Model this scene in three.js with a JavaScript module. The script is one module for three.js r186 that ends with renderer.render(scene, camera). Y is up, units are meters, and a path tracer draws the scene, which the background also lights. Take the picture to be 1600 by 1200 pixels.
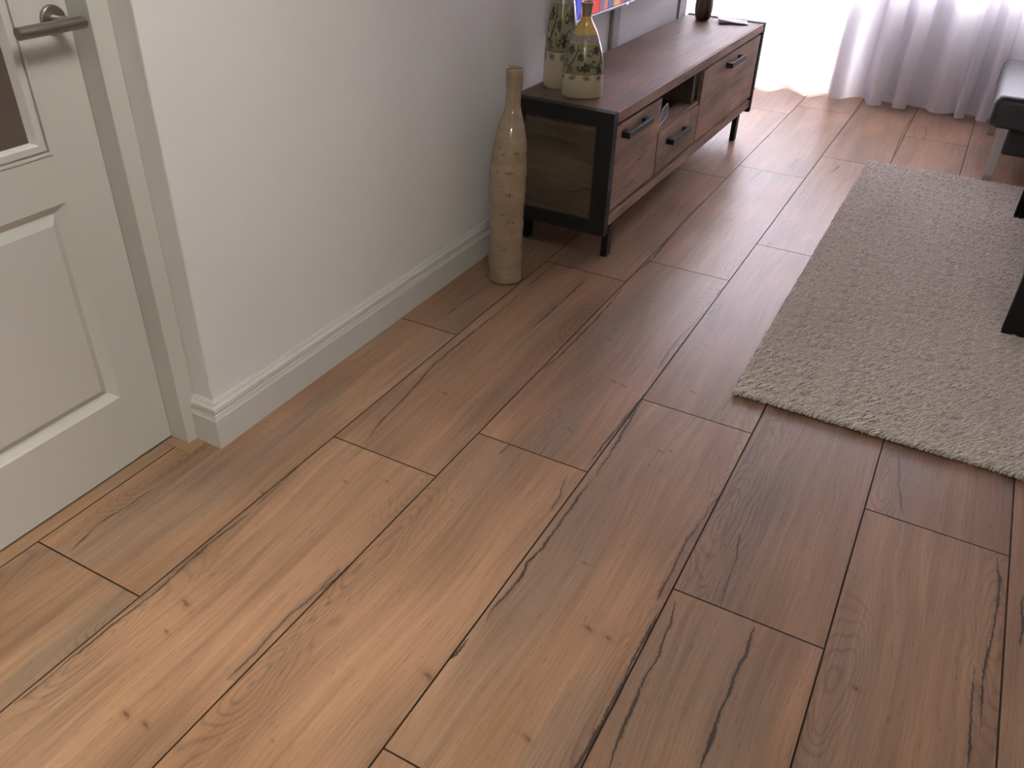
import * as THREE from 'three';
import { RoundedBoxGeometry } from 'three/addons/geometries/RoundedBoxGeometry.js';
import { mergeGeometries } from 'three/addons/utils/BufferGeometryUtils.js';
import { RectAreaLightUniformsLib } from 'three/addons/lights/RectAreaLightUniformsLib.js';

// ---------- camera, sky, exposure ----------
const scene = new THREE.Scene();
const camera = new THREE.PerspectiveCamera(2 * Math.atan(600 / 1313.53) * 180 / Math.PI, 4 / 3, 0.05, 60);
camera.position.set(0, 1.3935, 0);
camera.rotation.set(-33.794 * Math.PI / 180, 27.351 * Math.PI / 180, 2.069 * Math.PI / 180, 'YXZ');
const renderer = new THREE.WebGLRenderer({ antialias: true });
renderer.toneMapping = THREE.LinearToneMapping;
renderer.toneMappingExposure = 1.15;
renderer.shadowMap.enabled = true;
RectAreaLightUniformsLib.init();
scene.background = new THREE.Color().setRGB(0.95, 0.92, 1.0);   // even overcast sky
scene.backgroundIntensity = 28;

// ---------- helpers ----------
function mulberry(a) { return () => { a = (a + 0x6D2B79F5) | 0; let t = Math.imul(a ^ (a >>> 15), 1 | a); t = (t + Math.imul(t ^ (t >>> 7), 61 | t)) ^ t; return ((t ^ (t >>> 14)) >>> 0) / 4294967296; }; }
const LATTICE = new Float32Array(65536); { const r = mulberry(77); for (let i = 0; i < 65536; i++) LATTICE[i] = r(); }
function noise(x, y) {                       // smooth value noise, 0..1
  const xi = Math.floor(x), yi = Math.floor(y), fx = x - xi, fy = y - yi;
  const a = fx * fx * (3 - 2 * fx), b = fy * fy * (3 - 2 * fy);
  const x0 = xi & 255, x1 = (xi + 1) & 255, y0 = (yi & 255) << 8, y1 = ((yi + 1) & 255) << 8;
  const p = LATTICE[y0 | x0], q = LATTICE[y0 | x1], r = LATTICE[y1 | x0], s = LATTICE[y1 | x1];
  return (p + (q - p) * a) * (1 - b) + (r + (s - r) * a) * b;
}
const clamp = (v, a = 0, b = 1) => Math.min(b, Math.max(a, v));
const step = (a, b, x) => { const t = clamp((x - a) / (b - a)); return t * t * (3 - 2 * t); };
const taken = {};
function numbered(n) { const k = taken[n] = (taken[n] ?? -1) + 1; return k ? `${n}_${String(k).padStart(3, '0')}` : n; }
function shadows(o) { o.castShadow = true; o.receiveShadow = true; return o; }
function mesh(name, geometry, material, parent) {
  const m = shadows(new THREE.Mesh(geometry, material));
  m.name = parent ? name : numbered(name);
  (parent || scene).add(m);
  return m;
}
function thing(name, label, category, at = [0, 0, 0], turn = 0, group) {
  const o = new THREE.Group(); o.name = numbered(name); o.position.set(...at); o.rotation.y = turn;
  o.userData = { label, category }; if (group) o.userData.group = group;
  scene.add(o); return o;
}
function structure(o, label) { o.userData.kind = 'structure'; if (label) o.userData.label = label; return o; }
function shell(name, label) { const o = new THREE.Group(); o.name = name; scene.add(o); return structure(o, label); }
// uv in metres from the dominant direction of each face; grain = the axis that u follows
function metricUV(g, grain = 'z', ou = 0, ov = 0, su = 1, sv = 1) {
  const p = g.attributes.position, n = g.attributes.normal, uv = new Float32Array(p.count * 2);
  for (let i = 0; i < p.count; i++) {
    const c = { x: p.getX(i), y: p.getY(i), z: p.getZ(i) }, a = { x: Math.abs(n.getX(i)), y: Math.abs(n.getY(i)), z: Math.abs(n.getZ(i)) };
    const d = a.x >= a.y && a.x >= a.z ? 'x' : a.y >= a.z ? 'y' : 'z';
    let rest = ['x', 'y', 'z'].filter(k => k !== d);
    const u = rest.includes(grain) ? grain : rest[0], v = rest.find(k => k !== u);
    uv[2 * i] = c[u] * su + ou; uv[2 * i + 1] = c[v] * sv + ov;
  }
  g.setAttribute('uv', new THREE.BufferAttribute(uv, 2)); return g;
}
function boxGeo(x0, x1, y0, y1, z0, z1, bevel = 0.002, grain = 'z', ou = 0, ov = 0, su = 1, sv = 1) {
  const w = x1 - x0, h = y1 - y0, d = z1 - z0;
  let g = bevel > 0 ? new RoundedBoxGeometry(w, h, d, 2, Math.min(bevel, w / 2.01, h / 2.01, d / 2.01)) : new THREE.BoxGeometry(w, h, d);
  if (g.index) g = g.toNonIndexed();
  g.translate((x0 + x1) / 2, (y0 + y1) / 2, (z0 + z1) / 2);
  return metricUV(g, grain, ou, ov, su, sv);
}
const box = (name, b, material, parent, bevel = 0.002, grain = 'z', ou = 0, ov = 0, su = 1, sv = 1) => mesh(name, boxGeo(...b, bevel, grain, ou, ov, su, sv), material, parent);
function texture(w, h, data, srgb = true) {
  const t = new THREE.DataTexture(data, w, h, THREE.RGBAFormat);
  t.magFilter = THREE.LinearFilter; t.minFilter = THREE.LinearMipmapLinearFilter; t.generateMipmaps = true;
  t.wrapS = t.wrapT = THREE.RepeatWrapping; if (srgb) t.colorSpace = THREE.SRGBColorSpace; t.needsUpdate = true; return t;
}
// sweep of a profile [[outward, height], ...] along a floor path [[x, z], ...] with mitred corners; side = +1 or -1 picks the outward side
function sweep(path, profile, side = 1) {
  const n = path.length, nor = [];
  for (let i = 0; i + 1 < n; i++) { const dx = path[i + 1][0] - path[i][0], dz = path[i + 1][1] - path[i][1], l = Math.hypot(dx, dz); nor.push([side * dz / l, -side * dx / l]); }
  const off = path.map((_, i) => { const a = nor[Math.max(0, i - 1)], b = nor[Math.min(n - 2, i)], s = 1 + a[0] * b[0] + a[1] * b[1]; return [(a[0] + b[0]) / s, (a[1] + b[1]) / s]; });
  const at = (i, k) => [path[i][0] + off[i][0] * profile[k][0], profile[k][1], path[i][1] + off[i][1] * profile[k][0]];
  const pos = [], m = profile.length;
  const tri = (a, b, c) => pos.push(...a, ...b, ...c);
  for (let i = 0; i + 1 < n; i++) for (let k = 0; k < m; k++) {
    const k2 = (k + 1) % m, a = at(i, k), b = at(i + 1, k), c = at(i + 1, k2), d = at(i, k2);
    if (side < 0) { tri(a, b, c); tri(a, c, d); } else { tri(a, c, b); tri(a, d, c); }
  }
  for (const [i, flip] of [[0, side > 0], [n - 1, side < 0]]) for (let k = 1; k + 1 < m; k++) flip ? tri(at(i, 0), at(i, k), at(i, k + 1)) : tri(at(i, 0), at(i, k + 1), at(i, k));
  const g = new THREE.BufferGeometry();
  g.setAttribute('position', new THREE.Float32BufferAttribute(pos, 3)); g.computeVertexNormals();
  return metricUV(g);
}
function cylinderBetween(a, b, r, seg = 20, r2 = r) {
  const A = new THREE.Vector3(...a), B = new THREE.Vector3(...b), d = B.clone().sub(A);
  const g = new THREE.CylinderGeometry(r2, r, d.length(), seg);
  g.applyQuaternion(new THREE.Quaternion().setFromUnitVectors(new THREE.Vector3(0, 1, 0), d.clone().normalize()));
  g.translate((a[0] + b[0]) / 2, (a[1] + b[1]) / 2, (a[2] + b[2]) / 2); return g;
}

// ---------- plain materials ----------
const std = (o) => new THREE.MeshPhysicalMaterial({ roughness: 0.6, ...o });
const rgb = (r, g, b) => new THREE.Color().setRGB(r, g, b);
function reliefTexture(w, h, fn) { const d = new Uint8Array(w * h * 4); for (let j = 0; j < h; j++) for (let i = 0; i < w; i++) { const v = clamp(fn(i, j)) * 255, k = 4 * (j * w + i); d[k] = d[k + 1] = d[k + 2] = v; d[k + 3] = 255; } return texture(w, h, d, false); }
const plasterRelief = reliefTexture(512, 512, (i, j) => 0.5 * noise(i / 6, j / 6) + 0.3 * noise(i / 2.5 + 40, j / 2.5) + 0.2 * noise(i / 17, j / 17 + 9));
plasterRelief.repeat.set(2.5, 2.5);
const M = {
  wall: std({ color: rgb(0.755, 0.755, 0.76), roughness: 0.88, bumpMap: plasterRelief, bumpScale: 0.0006 }),
  ceiling: std({ color: rgb(0.78, 0.77, 0.75), roughness: 0.95 }),
  lacquer: std({ color: rgb(0.59, 0.595, 0.565), roughness: 0.42 }),
  skirting: std({ color: rgb(0.62, 0.62, 0.60), roughness: 0.45 }),
  steel: new THREE.MeshStandardMaterial({ color: rgb(0.36, 0.33, 0.31), metalness: 1, roughness: 0.34 }),
  flatSteel: new THREE.MeshStandardMaterial({ color: rgb(0.50, 0.50, 0.49), metalness: 1, roughness: 0.4 }),
  black: std({ color: rgb(0.012, 0.012, 0.012), roughness: 0.6, specularIntensity: 0.5 }),
  handle: std({ color: rgb(0.014, 0.017, 0.018), roughness: 0.45, specularIntensity: 0.7 }),
  groove: std({ color: rgb(0.055, 0.030, 0.019), roughness: 0.7 }),      // painted bevel of the planks
  subfloor: std({ color: rgb(0.05, 0.032, 0.022), roughness: 0.95 }),
  glass: std({ color: rgb(0.95, 0.96, 0.95), roughness: 0.02, transmission: 1, thickness: 0, ior: 1.5 }),
  windowFrame: std({ color: rgb(0.8, 0.8, 0.8), roughness: 0.4 }),
  grey: std({ color: rgb(0.30, 0.295, 0.27), roughness: 0.55 }),
};

// ---------- floor: oak laminate planks, 0.327 m by 1.282 m ----------
const PLANK_W = 0.327, PLANK_L = 1.282, X1 = -1.2472;
// marks of the printed oak in millimetres on the floor (x, z): splits [width, points], cathedral grain [x, z, length, width], small knots [x, z, size], cross-grained bands
const CRACKS = [[5, -1230, -1037, -1237, -926, -1237, -849, -1229, -758, -1235, -684, -1238, -623, -1237, -562],
[2.5, -1238, -623, -1240, -549, -1237, -476, -1243, -428],
[4, -932, -999, -930, -915, -942, -841, -940, -794, -935, -738, -939, -689, -940, -661],
[3.5, -919, -1052, -921, -973, -927, -927],
[5, -571, -1588, -575, -1507, -573, -1427, -573, -1333, -571, -1285, -580, -1226, -572, -1186, -577, -1113, -583, -1068, -581, -1036],
[5, -585, -981, -588, -941, -592, -918],
[6, -269, -1242, -272, -1113, -270, -1038, -269, -932, -273, -842, -276, -782],
[5, -249, -1290, -238, -1214, -232, -1140, -235, -1087, -235, -1019, -232, -947, -225, -859],
[4, -291, -1497, -285, -1394, -285, -1309, -285, -1269],
[3.5, -185, -1566, -171, -1485, -168, -1418, -162, -1326],
[6.5, -81, -1304, -78, -1229, -82, -1154, -82, -1073, -82, -1014, -81, -941],
[5.5, 363, -1796, 370, -1712, 370, -1642, 365, -1532, 359, -1487, 354, -1404, 359, -1284],
[3.5, 337, -1433, 339, -1331, 342, -1255, 342, -1180],
[6, 417, -1694, 418, -1612, 418, -1534],
[4.5, -1207, -2422, -1208, -2163, -1214, -2031, -1213, -1938, -1214, -1818, -1201, -1714, -1187, -1607, -1182, -1515, -1172, -1463, -1161, -1393],
[4.5, -1052, -2621, -1056, -2516, -1053, -2403, -1057, -2277, -1060, -2173],
[3.5, -1339, -2328, -1341, -2242, -1346, -2152, -1346, -2099],
[5, -916, -2663, -905, -2456, -901, -2337, -903, -2187, -904, -2093, -911, -2014, -918, -1955],
[3.5, -823, -1593, -825, -1564, -826, -1538],
[3.5, -632, -1552, -615, -1464, -609, -1406],
[3, -1248, -1236, -1243, -1165, -1235, -1065],
[4.5, -600, -2590, -606, -2467, -615, -2363, -614, -2256, -611, -2153],
[3.5, -573, -2628, -587, -2582, -598, -2559],
[5, -595, -2019, -599, -1828, -603, -1705, -606, -1627],
[6, -589, -1965, -583, -1824, -576, -1727, -571, -1617, -571, -1588],
[3, -370, -2112, -371, -2077, -372, -2036],
[4, -267, -1688, -276, -1609, -281, -1539, -287, -1475],
[4, 105, -2099, 119, -1974, 148, -1831],
[5, -924, -3631, -926, -3367, -918, -3135, -907, -2906, -922, -2665],
[9, -800, -4132, -812, -4059, -812, -3976],
[9, -485, -4450, -492, -4367, -500, -4296],
[4, -885, -4921, -911, -4764, -921, -4597],
[7, -582, -5778, -588, -5225, -595, -4882],
[5, -691, -4441, -693, -4347, -694, -4256],
[7, -268, -5676, -280, -5361, -279, -5108, -268, -4662],
[6, -191, -5466, -164, -5310, -170, -5114],
[4, -548, -3317, -554, -3255],
[3, -1497, -985, -1497, -911, -1508, -828, -1482, -736],
[3.5, -1208, -2670, -1212, -2571, -1210, -2438],
[4, -596, -2802, -603, -2710, -603, -2626]];
const RINGS = [[-893, -676, 118, 50], [-223, -1678, 305, 50], [-235, -1586, 122, 30], [-938, -1303, 64, 35], [-282, -1828, 98, 30], [93, -1929, 123, 40], [89, -1252, 114, 50], [-1525, -1004, 73, 35], [-1249, -680, 60, 30], [-563, -2544, 107, 30], [-780, -1596, 139, 40], [-1530, -1465, 117, 50], [-782, -3723, 213, 50], [-544, -3697, 189, 50]];
const KNOTS = [[-1044, -515, 8], [-997, -517, 7], [-1150, -761, 11], [-1128, -688, 5], [-776, -607, 3], [-903, -924, 3], [-606, -862, 12], [-381, -1125, 8], [-337, -1124, 7], [-377, -838, 8], [-467, -1292, 5], [134, -1254, 8], [-1101, -1704, 6], [-711, -1730, 6], [-1106, -1246, 5], [-697, -2018, 7], [-664, -2013, 6], [-532, -2375, 6], [-420, -2269, 7], [-477, -2091, 6], [-813, -2242, 7], [85, -1317, 3], [-1254, -1108, 5], [-1571, -1231, 8], [-911, -2230, 6], [-782, -2571, 6], [-158, -5488, 9], [-83, -5615, 7], [-329, -2398, 5], [-460, -1770, 5], [-1016, -1299, 4], [-436, -1785, 4]];
const HATCH = [[-938, -1007, -945, -845, -940, -661, -920, -669, -917, -832, -914, -988], [-603, -2599, -618, -2267, -611, -2153, -591, -2174, -591, -2633], [-267, -1688, -287, -1475, -265, -1481, -263, -1748], [-291, -1497, -285, -1269, -264, -1289, -269, -1579]];
const rowX = r => X1 + PLANK_W * (r - 1);                       // left edge of row r
const rowZ = { '-1': -0.05, 0: -0.726, 1: -1.377, 2: -1.590, 3: -0.694, 4: -1.321, 5: -0.532, 6: -1.05, 7: -0.25, 8: -0.77, 9: -1.2, 10: -0.4, 11: -0.9, 12: -0.1, 13: -0.6 };
const FLOOR_BASE = [[150, 118, 94], [145, 114, 91], [153, 121, 97], [146, 116, 93]];
function plankTexture(seed, w, h, x0, z0) {
  // a plank from (x0, z0) [its left near corner] across +x and towards -z: pixel i runs along the plank, j across it
  const d = new Uint8Array(w * h * 4), R = mulberry(seed * 131 + 7);
  const ox = R() * 200, oy = R() * 200, base = FLOOR_BASE[seed % 4], kL = PLANK_L / w, kW = PLANK_W / h;
  const greyness = 0.35 + 0.5 * R(), lightLines = [R(), R(), R()].map(v => v * PLANK_W);
  const here = (x, z, m) => x > x0 - m && x < x0 + PLANK_W + m && z < z0 + m && z > z0 - PLANK_L - m;
  const rings = x0 === undefined ? [] : RINGS.map(r => r.map(v => v / 1000)).filter(r => here(r[0], r[1], 0)).map(r => [z0 - r[1], r[0] - x0, r[2] * 1.7, r[3]]);
  if (rings.length < 2) rings.push([R() * PLANK_L, (R() < 0.5 ? 0.02 : 0.3) + 0.02 * R(), 0.16 + 0.15 * R(), 0.035 + 0.02 * R()]);
  for (let j = 0; j < h; j++) for (let i = 0; i < w; i++) {
    const u = i * kL, v = j * kW;
    const wa = (noise(u * 2.1 + ox, v * 7 + oy) - 0.5) * 0.045 + (noise(u * 7 + oy, v * 20 + ox) - 0.5) * 0.008, q = v + wa;
    const broad = noise(u * 1.6 + ox, q * 17 + oy), mid = noise(u * 3.1 + oy, q * 75 + ox), fine = noise(u * 10 + ox, q * 330 + oy), cloud = noise(u * 5 + oy + 31, v * 9 + ox);
    let t = 0.15 * (broad - 0.5) + 0.15 * (mid - 0.5) + 0.14 * (fine - 0.5) + 0.15 * (cloud - 0.5);
    const pore = noise(u * 42 + ox, v * 520 + oy); if (pore > 0.80) t -= (pore - 0.80) * 0.9;
    for (const [cu, cv, su, sv] of rings) {
      const a = (u - cu) / su, b = (v - cv) / sv, dd = Math.sqrt(a * a + b * b);
      if (dd < 2.2) { const s = Math.sin((dd + (noise(u * 11 + ox, v * 34) - 0.5) * 0.55) * 27); t -= step(2.2, 0.5, dd) * (0.15 * Math.max(0, s) ** 1.7 + 0.03); }
    }
    for (const l of lightLines) { const e = Math.abs(q + (noise(u * 3 + l * 90, 5) - 0.5) * 0.03 - l); if (e < 0.0022) t += 0.10 * (1 - e / 0.0022) * step(0.35, 0.6, noise(u * 3.5 + l * 50, 3)); }
    const f = 1 + t * 0.82, gr = clamp(greyness * step(0.5, 0.85, noise(u * 2.2 + ox + 77, q * 10 + oy)) * 0.34), m = (base[0] + base[1] + base[2]) / 3 * 0.90;
    const k = 4 * (j * w + i);
    for (let c = 0; c < 3; c++) d[k + c] = clamp((base[c] * (1 - gr) + m * gr) * f, 0, 255);
    d[k + 3] = 255;
  }
  const blend = (k, col, a) => { for (let c = 0; c < 3; c++) d[k + c] = d[k + c] * (1 - a) + col[c] * a; };
  const paint = (u0, u1, v0, v1, fn) => {
    for (let j = Math.max(0, Math.floor(v0 / kW)); j <= Math.min(h - 1, Math.ceil(v1 / kW)); j++) for (let i = Math.max(0, Math.floor(u0 / kL)); i <= Math.min(w - 1, Math.ceil(u1 / kL)); i++) fn(i * kL, j * kW, 4 * (j * w + i));
  };
  const crack = (pts, width) => {              // dark split in the wood, ragged, with a soft stain at its sides
    const whole = pts.length;
    for (let s = 0; s + 1 < whole; s++) {
      const [ua, va] = pts[s], [ub, vb] = pts[s + 1], du = ub - ua, dv = vb - va, L2 = du * du + dv * dv || 1e-9, m = 0.016;
      paint(Math.min(ua, ub) - m, Math.max(ua, ub) + m, Math.min(va, vb) - m, Math.max(va, vb) + m, (u, v, k) => {
        const raw = ((u - ua) * du + (v - va) * dv) / L2; if (raw < (s ? 0 : -0.05) || raw > 1) return;
        const p = ua + du * clamp(raw), qv = va + dv * clamp(raw) + (noise(u * 34 + ox, 4) - 0.5) * 0.0035 + (noise(u * 150 + oy, 9) - 0.5) * 0.0022;
        const e = Math.hypot(u - p, v - qv), along = (s + clamp(raw)) / (whole - 1), taper = Math.min(1, along * 7, (1 - along) * 7);
        const wd = width * 0.00060 * (0.2 + 0.9 * noise(u * 24 + oy, 7) + 0.55 * noise(u * 120, v * 40)) * (0.25 + 0.75 * taper);
        const a = 0.92 * step(wd * 1.15, wd * 0.5, e); if (a > 0) blend(k, [58, 50, 48], a);
        const halo = 0.22 * step(0.011, 0.002, e) * noise(u * 16, v * 120 + 8) * taper; if (halo > 0.01) blend(k, [92, 74, 62], halo);
      });
    }
  };
  if (x0 !== undefined) {
    for (const poly of HATCH) {                // cross-grained band between a split and the plank's edge
      const P = []; for (let i = 0; i < poly.length; i += 2) P.push([z0 - poly[i + 1] / 1000, poly[i] / 1000 - x0]);
      const us = P.map(p => p[0]), vs = P.map(p => p[1]); if (!here(poly[0] / 1000, poly[1] / 1000, 0.02)) continue;
      paint(Math.min(...us), Math.max(...us), Math.min(...vs), Math.max(...vs), (u, v, k) => {
        let inside = false; for (let i = 0, j = P.length - 1; i < P.length; j = i++) if ((P[i][1] > v) !== (P[j][1] > v) && u < (P[j][0] - P[i][0]) * (v - P[i][1]) / (P[j][1] - P[i][1]) + P[i][0]) inside = !inside;
        if (inside) blend(k, [92, 76, 66], 0.16 + 0.4 * Math.max(0, Math.sin((u * 1.3 + v * 2 + 0.02 * noise(u * 20, v * 60)) * 560)) * noise(u * 30, 3));
      });
    }
    for (const [width, ...c] of CRACKS) {
      const pts = []; for (let i = 0; i < c.length; i += 2) pts.push([z0 - c[i + 1] / 1000, c[i] / 1000 - x0]);
      if (pts.some(p => p[0] > -0.03 && p[0] < PLANK_L + 0.03 && p[1] > -0.016 && p[1] < PLANK_W + 0.016)) crack(pts, width);
    }
  } else {
    const side = R() < 0.5 ? 0.018 : PLANK_W - 0.02; let u = R() * 0.4; const pts = [];
    for (let i = 0; i < 9; i++, u += 0.05 + 0.06 * R()) pts.push([u, side + (R() - 0.5) * 0.016]);
    crack(pts, 4.5);
    const v = 0.1 + 0.13 * R(); crack([[0.7, v], [0.8, v + 0.006], [0.9, v - 0.002], [1.0, v + 0.004]], 3.5);
  }
  const spots = x0 === undefined ? [[R(), 0.25 * R() + 0.04, 7], [R(), 0.25 * R() + 0.04, 5]] : KNOTS.map(([x, z, r]) => [z0 - z / 1000, x / 1000 - x0, r]);
  for (const [cu, cv, r] of spots) {
    if (cu < 0 || cu > PLANK_L || cv < 0 || cv > PLANK_W) continue;
    const s = r / 1000;
    paint(cu - 3 * s, cu + 3 * s, cv - 4 * s, cv + 4 * s, (u, v, k) => {
      const a = (u - cu + (v - cv) * 0.25) / (s * 0.7), b = (v - cv) / (s * 1.5), e = Math.sqrt(a * a + b * b) + (noise(u * 260, v * 260) - 0.5) * 0.8;
      const al = 0.55 * step(1.1, 0.2, e) + 0.14 * step(2.6, 0.8, e); if (al > 0) blend(k, [88, 60, 44], al);
    });
  }
  return texture(w, h, d);
}
const plankRelief = [0, 1].map(s => reliefTexture(2048, 512, (i, j) => {
  const u = i / 2048 * PLANK_L, v = j / 512 * PLANK_W, q = v + (noise(u * 2.1 + s * 40, v * 7) - 0.5) * 0.03, g = noise(u * 16 + s * 9, q * 420), p = noise(u * 30 + 3, q * 800 + s * 50);
  return 0.62 + 0.28 * (g - 0.5) - 0.5 * Math.max(0, p - 0.68) + 0.25 * (noise(u * 7, v * 25) - 0.5);
}));
// a plank with chamfered upper edges; uv 0..1 over the part of the full plank that it shows
function plankGeo(xa, xb, za, zb, ua, ub, va, vb) {
  const c = 0.0013, t = 0.008, pos = [], uv = [];
  const w = xb - xa, l = za - zb;
  const U = z => ua + (ub - ua) * (za - z) / l, V = x => va + (vb - va) * (x - xa) / w;
  const T = [[xa + c, 0, za - c], [xb - c, 0, za - c], [xb - c, 0, zb + c], [xa + c, 0, zb + c]];
  const E = [[xa, -c, za], [xb, -c, za], [xb, -c, zb], [xa, -c, zb]], B = E.map(p => [p[0], -t, p[2]]);
  const quad = (a, b, cc, d) => { for (const p of [a, b, cc, a, cc, d]) { pos.push(...p); uv.push(U(p[2]), V(p[0])); } };
  quad(...T); for (let i = 0; i < 4; i++) { const j = (i + 1) % 4; quad(E[i], E[j], T[j], T[i]); quad(B[i], B[j], E[j], E[i]); }
  const g = new THREE.BufferGeometry(); g.setAttribute('position', new THREE.Float32BufferAttribute(pos, 3)); g.setAttribute('uv', new THREE.Float32BufferAttribute(uv, 2)); g.computeVertexNormals(); g.addGroup(0, 6, 0); g.addGroup(6, pos.length / 3 - 6, 1); return g;
}
const ROOM = { x0: -1.485, x1: 3.0, z0: -6.0, z1: 2.7, h: 2.56 };
{
  const floor = shell('floor', 'brown oak laminate floor of wide planks with dark splits');
  mesh('subfloor', new THREE.BoxGeometry(6.2, 0.03, 9.2).translate(0.2, -0.0235, -1.65), M.subfloor, floor);
  const floorMat = (map, k) => std({ map, roughness: 0.29, bumpMap: plankRelief[k], bumpScale: 0.0007 });
  const spare = [0, 1, 2, 3].map(s => floorMat(plankTexture(s + 60, 1024, 256), s % 2));
  const GAP = 0.0007;
  let seed = 0;
  for (let r = -4; r <= 13; r++) {
    const start = rowZ[r] ?? rowZ[r + 8], xa = rowX(r);
    for (let k = -5; k <= 5; k++) {
      let za = start - k * PLANK_L, zb = za - PLANK_L, xl = xa, xr = xa + PLANK_W;
      const z0 = za;
      if (r < 0) { if (r === -1) xl = Math.max(xl, -1.72); }
      const far = -5.98, near = 2.68;
      if (zb > near || za < far) continue;
      if (r < -1 && za > -4.4) continue;                 // only the bay by the window lies left of the wall
      if (r === -1 && zb > 0.3) continue;
      xr = Math.min(xr, 2.98); if (xr - xl < 0.02) continue;
      za = Math.min(za, near); zb = Math.max(zb, far);
      const own = z0 > -6 && xl < 0.75 && xr > -1.75 && r >= -1 && r <= 6 && z0 - PLANK_L < -0.2 && z0 < 0.9;
      const big = own && z0 > -2.1 && r < 6;
      const mat = own ? floorMat(plankTexture(seed, big ? 2048 : 1024, big ? 512 : 256, xa, z0), seed % 2) : spare[seed % 4];
      seed++;
      const g = plankGeo(xl + GAP, xr - GAP, za - GAP, zb + GAP, (z0 - za) / PLANK_L, (z0 - zb) / PLANK_L, (xl - xa) / PLANK_W, (xr - xa) / PLANK_W);
      mesh('plank', g, [mat, M.groove], floor);
    }
  }
}

// ---------- room shell ----------
const H = ROOM.h, WT = 0.18;
{
  const wl = shell('wall_left', 'off-white plastered wall beside the white door');
  box('wall_piece', [-1.485 - WT, -1.485, 0, H, -4.72, -1.205], M.wall, wl, 0.004);
  box('wall_piece', [-1.485 - WT, -1.485, 2.1, H, -1.205, -0.262], M.wall, wl, 0);
  box('wall_piece', [-1.485 - WT, -1.485, 0, H, -0.262, ROOM.z1], M.wall, wl, 0);
  const bay = shell('wall_bay', 'wall of the bay beside the curtain');
  box('wall_piece', [-2.78, -2.6, 0, H, -6.2, -4.54], M.wall, bay, 0);
  box('wall_piece', [-2.6, -1.485 - WT, 0, H, -4.72, -4.54], M.wall, bay, 0);
  const wr = shell('wall_right', 'plain wall on the far right of the room'); box('wall_piece', [3.0, 3.18, 0, H, -6.2, ROOM.z1], M.wall, wr, 0);
  const cl = shell('ceiling', 'white ceiling'); box('ceiling_slab', [-3.3, 3.18, H, H + 0.15, -6.2, ROOM.z1 + 0.18], M.ceiling, cl, 0);
  // window wall: glazed door on the left, parapet with a window on the right
  const wf = shell('wall_far', 'window wall behind the white curtain');
  const zi = -6.0, zo = -6.2, XD0 = -2.45, XD1 = -0.86, XW1 = 0.95, TOP = 2.15, SILL = 0.69;
  box('wall_piece', [-2.6, XD0, 0, H, zo, zi], M.wall, wf, 0);
  box('parapet', [XD1, XW1, 0, SILL, zo, -5.885], M.wall, wf, 0);
  box('wall_piece', [XW1, 3.0, 0, H, zo, zi], M.wall, wf, 0);
  box('lintel', [XD0, XW1, TOP, H, zo, zi], M.wall, wf, 0);
  const sill = structure(box('trim_3', [XD1, XW1, SILL, SILL + 0.025, zi - 0.06, -5.852], M.windowFrame, null, 0.004), 'white window sill behind the curtain');
  function glazing(name, x0, x1, y0, y1, z, n, label) {
    const w = shell(name, label), f = 0.06;
    box('window_frame', [x0, x1, y0, y0 + f, z - 0.03, z + 0.03], M.windowFrame, w, 0.004);
    box('window_frame', [x0, x1, y1 - f, y1, z - 0.03, z + 0.03], M.windowFrame, w, 0.004);
    for (let i = 0; i <= n; i++) { const c = x0 + f / 2 + (x1 - x0 - f) * i / n; box('mullion', [c - f / 2, c + f / 2, y0 + f, y1 - f, z - 0.03, z + 0.03], M.windowFrame, w, 0.004); }
    for (let i = 0; i < n; i++) { const a = x0 + f + (x1 - x0 - f) * i / n, b = x0 + (x1 - x0 - f) * (i + 1) / n; mesh('pane', new THREE.PlaneGeometry(b - a, y1 - y0 - 2 * f).translate((a + b) / 2, (y0 + y1) / 2, z), M.glass, w); }
  }
  structure(box('door_2', [XD0, XD1, 0.0, 0.24, -6.16, -6.08], M.windowFrame, null, 0.004), 'white lower rail of the glazed garden door');
  glazing('window_1', XD0, XD1, 0.24, TOP, -6.12, 2, 'tall glazed garden door behind the sheer curtain');
  glazing('window_2', XD1, XW1, SILL, TOP, -6.12, 2, 'wide window above the parapet behind the curtain');
  const wb = shell('wall_back', 'wall behind the viewer with a small window');
  const b0 = ROOM.z1, b1 = ROOM.z1 + 0.18, wx0 = 0.95, wx1 = 1.95, wy0 = 0.95, wy1 = 2.25;
  box('wall_piece', [-1.665, wx0, 0, H, b0, b1], M.wall, wb, 0); box('wall_piece', [wx1, 3.18, 0, H, b0, b1], M.wall, wb, 0);
  box('wall_piece', [wx0, wx1, 0, wy0, b0, b1], M.wall, wb, 0); box('wall_piece', [wx0, wx1, wy1, H, b0, b1], M.wall, wb, 0);
  glazing('window_3', wx0, wx1, wy0, wy1, b0 + 0.1, 2, 'small back window behind the viewer');
  structure(box('trim_6', [wx0 + 0.06, wx1 - 0.06, 1.82, 1.87, b0 + 0.07, b0 + 0.13], M.windowFrame, null, 0.004), 'white transom bar of the back window');
  { // unseen hedge, added to cut and green the sky light through that window
    const g = new THREE.BoxGeometry(7, 2.35, 0.8, 70, 26, 8), q = g.attributes.position;
    for (let i = 0; i < q.count; i++) { const x = q.getX(i), y = q.getY(i), z = q.getZ(i), n = 0.16 * (noise(x * 6 + 40, y * 6 + z * 5 + 40) - 0.5) + 0.1 * (noise(x * 17 + 40, y * 17 + z * 11 + 40) - 0.5); q.setXYZ(i, x + n, y + n * 0.6, z + n); }
    g.computeVertexNormals(); g.translate(1.4, 1.11, 4.6);
    structure(mesh('hedge', g, std({ color: rgb(0.17, 0.23, 0.07), roughness: 0.9 })), 'unseen green hedge added outside the back window to dim its light');
  }
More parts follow.
